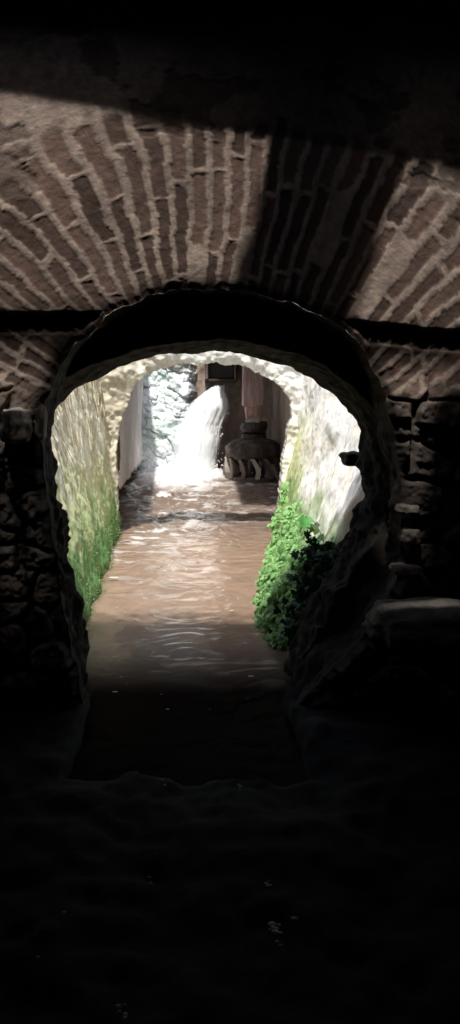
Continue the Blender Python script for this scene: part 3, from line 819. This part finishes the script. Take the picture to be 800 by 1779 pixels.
def inpoly(X, Y, poly):
    r = np.zeros(X.shape, bool); j = len(poly) - 1
    for i in range(len(poly)):
        xi, yi = poly[i]; xj, yj = poly[j]
        r ^= ((yi > Y) != (yj > Y)) & (X < (xj - xi) * (Y - yi) / (yj - yi + 1e-12) + xi); j = i
    return r
def roof():
    st = .015
    x = np.r_[np.arange(-3.2, -1.7, .1), np.arange(-1.7, 1.8, .012), np.arange(1.8, 3.21, .1)]
    y = np.r_[np.arange(1.6, 2.3, .1), np.arange(2.3, 3.95, .005), np.arange(3.95, 4.06, .05)]; X, Y = np.meshgrid(x, y, indexing='ij')
    cx = (X[:-1, :-1] + X[1:, 1:]) / 2; cy = (Y[:-1, :-1] + Y[1:, 1:]) / 2
    wx = cx + .025 * fbm(cx * 9, cy * 9, 0, 3, 501); wy = cy + .006 * fbm(cx * 9, cy * 9, 5, 3, 502)
    hole = np.zeros(cx.shape, bool)
    for h in HOLES: hole |= inpoly(wx, wy, hole_poly(h, 3.55 if h[0] == (650, 1040) else YF))
    P = np.stack([X, Y, np.full(X.shape, ZR)], -1)
    me = grid_mesh('roof', P, None, ~hole)
    o = link('light_mask_roof', me, M['black_stone'], None, False)
    bm = bmesh.new(); bm.from_mesh(me)
    g = bmesh.ops.extrude_face_region(bm, geom=list(bm.faces))
    # thickness sheared along the sun so the hole sides cut off sky light
    for v in g['geom']:
        if isinstance(v, bmesh.types.BMVert):
            k = .30
            v.co -= V * (k / -V.z)
    bmesh.ops.recalc_face_normals(bm, faces=bm.faces); bm.to_mesh(me); bm.free()
    return o
ro = roof(); tag(ro, 'added unseen slab roof of the near chamber, its holes shaped to pattern the sunlight', 'roof')
box_obj('slab', (0, -.55, ZR + .03), (6.6, 4.3, .1), M['black_stone'], 'added unseen solid dark roof slab over the rear of the near chamber', 'roof').name = 'added_rear_roof'
for (c, s, l) in (((-3.2, .7, 1.5), (.2, 7.0, 3.8), 'dark side wall of the near chamber, on the left'), ((3.2, .7, 1.5), (.2, 7.0, 3.8), 'dark side wall of the near chamber, on the right'),
                  ((0, -2.75, 1.5), (6.6, .2, 3.8), 'dark end wall of the near chamber behind the viewer')):
    box_obj('chamber_wall', c, s, M['black_stone'], l, 'wall')
# masonry mass above the vault and each side of it: behind the brick face
bm = bmesh.new()
add_box(bm, (0, YF + .12, 2.9), (6.4, .12, 1.3))
add_box(bm, (-2.15, YF + .38, .6), (2.1, .6, 3.1)); add_box(bm, (2.35, YF + .38, .6), (2.1, .6, 3.1))
o = from_bm('wall_core', bm, M['rough'], wall, False)
box_obj('vault_cap', (.05, 4.28, 2.235), (2.6, .26, .04), M['rough'], parent=vault)
# backing behind the thin side walls and the chamber
bm = bmesh.new()
for sx in (-1, 1):
    add_box(bm, (sx * (2.0 if sx < 0 else 2.15), 7.05, .8), (1.5, 4.7, 2.4))
    add_box(bm, (sx * 2.2, 11.7, .9), (1.5, 4.6, 3.1))
o = from_bm('side_earth', bm, M['earth'], None, False); tag(o, None, None); o['kind'] = 'structure'; o.name = 'terrain'
box_obj('ground', (0, 14.6, 1.3), (6.2, 1.4, 4.2), M['earth'], kind='structure').name = 'terrain'
# ground outside: one sheet with the sunken passage left open
bm = bmesh.new()
R0, R1 = (-3.1, 3.1, -2.6, 15.0), 400.0
a = [bm.verts.new(p) for p in ((R0[0], R0[2], 3.1), (R0[1], R0[2], 3.1), (R0[1], R0[3], 3.1), (R0[0], R0[3], 3.1))]
b = [bm.verts.new(p) for p in ((-R1, -R1, 3.1), (R1, -R1, 3.1), (R1, R1, 3.1), (-R1, R1, 3.1))]
for i in range(4): bm.faces.new((a[i], a[(i + 1) % 4], b[(i + 1) % 4], b[i]))
o = from_bm('ground', bm, M['earth'], None, False); o['kind'] = 'structure'
box_obj('stream_bed', (0, 8.5, -.62), (6.4, 12.6, .1), M['black_stone'], kind='structure')

# ------------------------------------------------------------------ camera
cam = bpy.data.cameras.new('camera'); co = bpy.data.objects.new('camera', cam); COL.objects.link(co)
co.location = (0, 0, EYE); co.rotation_euler = (math.radians(90), 0, 0)
cam.sensor_width = 36; cam.sensor_fit = 'AUTO'; cam.lens = 36 * F / 1779
cam.shift_x = (400 - 335) / 1779; cam.shift_y = -(889.5 - 680) / 1779
cam.clip_start = .05; cam.clip_end = 1500
sc.camera = co
sc.view_settings.view_transform = 'Standard'; sc.view_settings.look = 'None'; sc.view_settings.exposure = 0
sc.render.engine = 'CYCLES'
sc.cycles.use_denoising = True
sc.cycles.max_bounces = 10; sc.cycles.diffuse_bounces = 6; sc.cycles.transparent_max_bounces = 16
sc.cycles.caustics_reflective = False; sc.cycles.caustics_refractive = False; sc.cycles.sample_clamp_indirect = 4
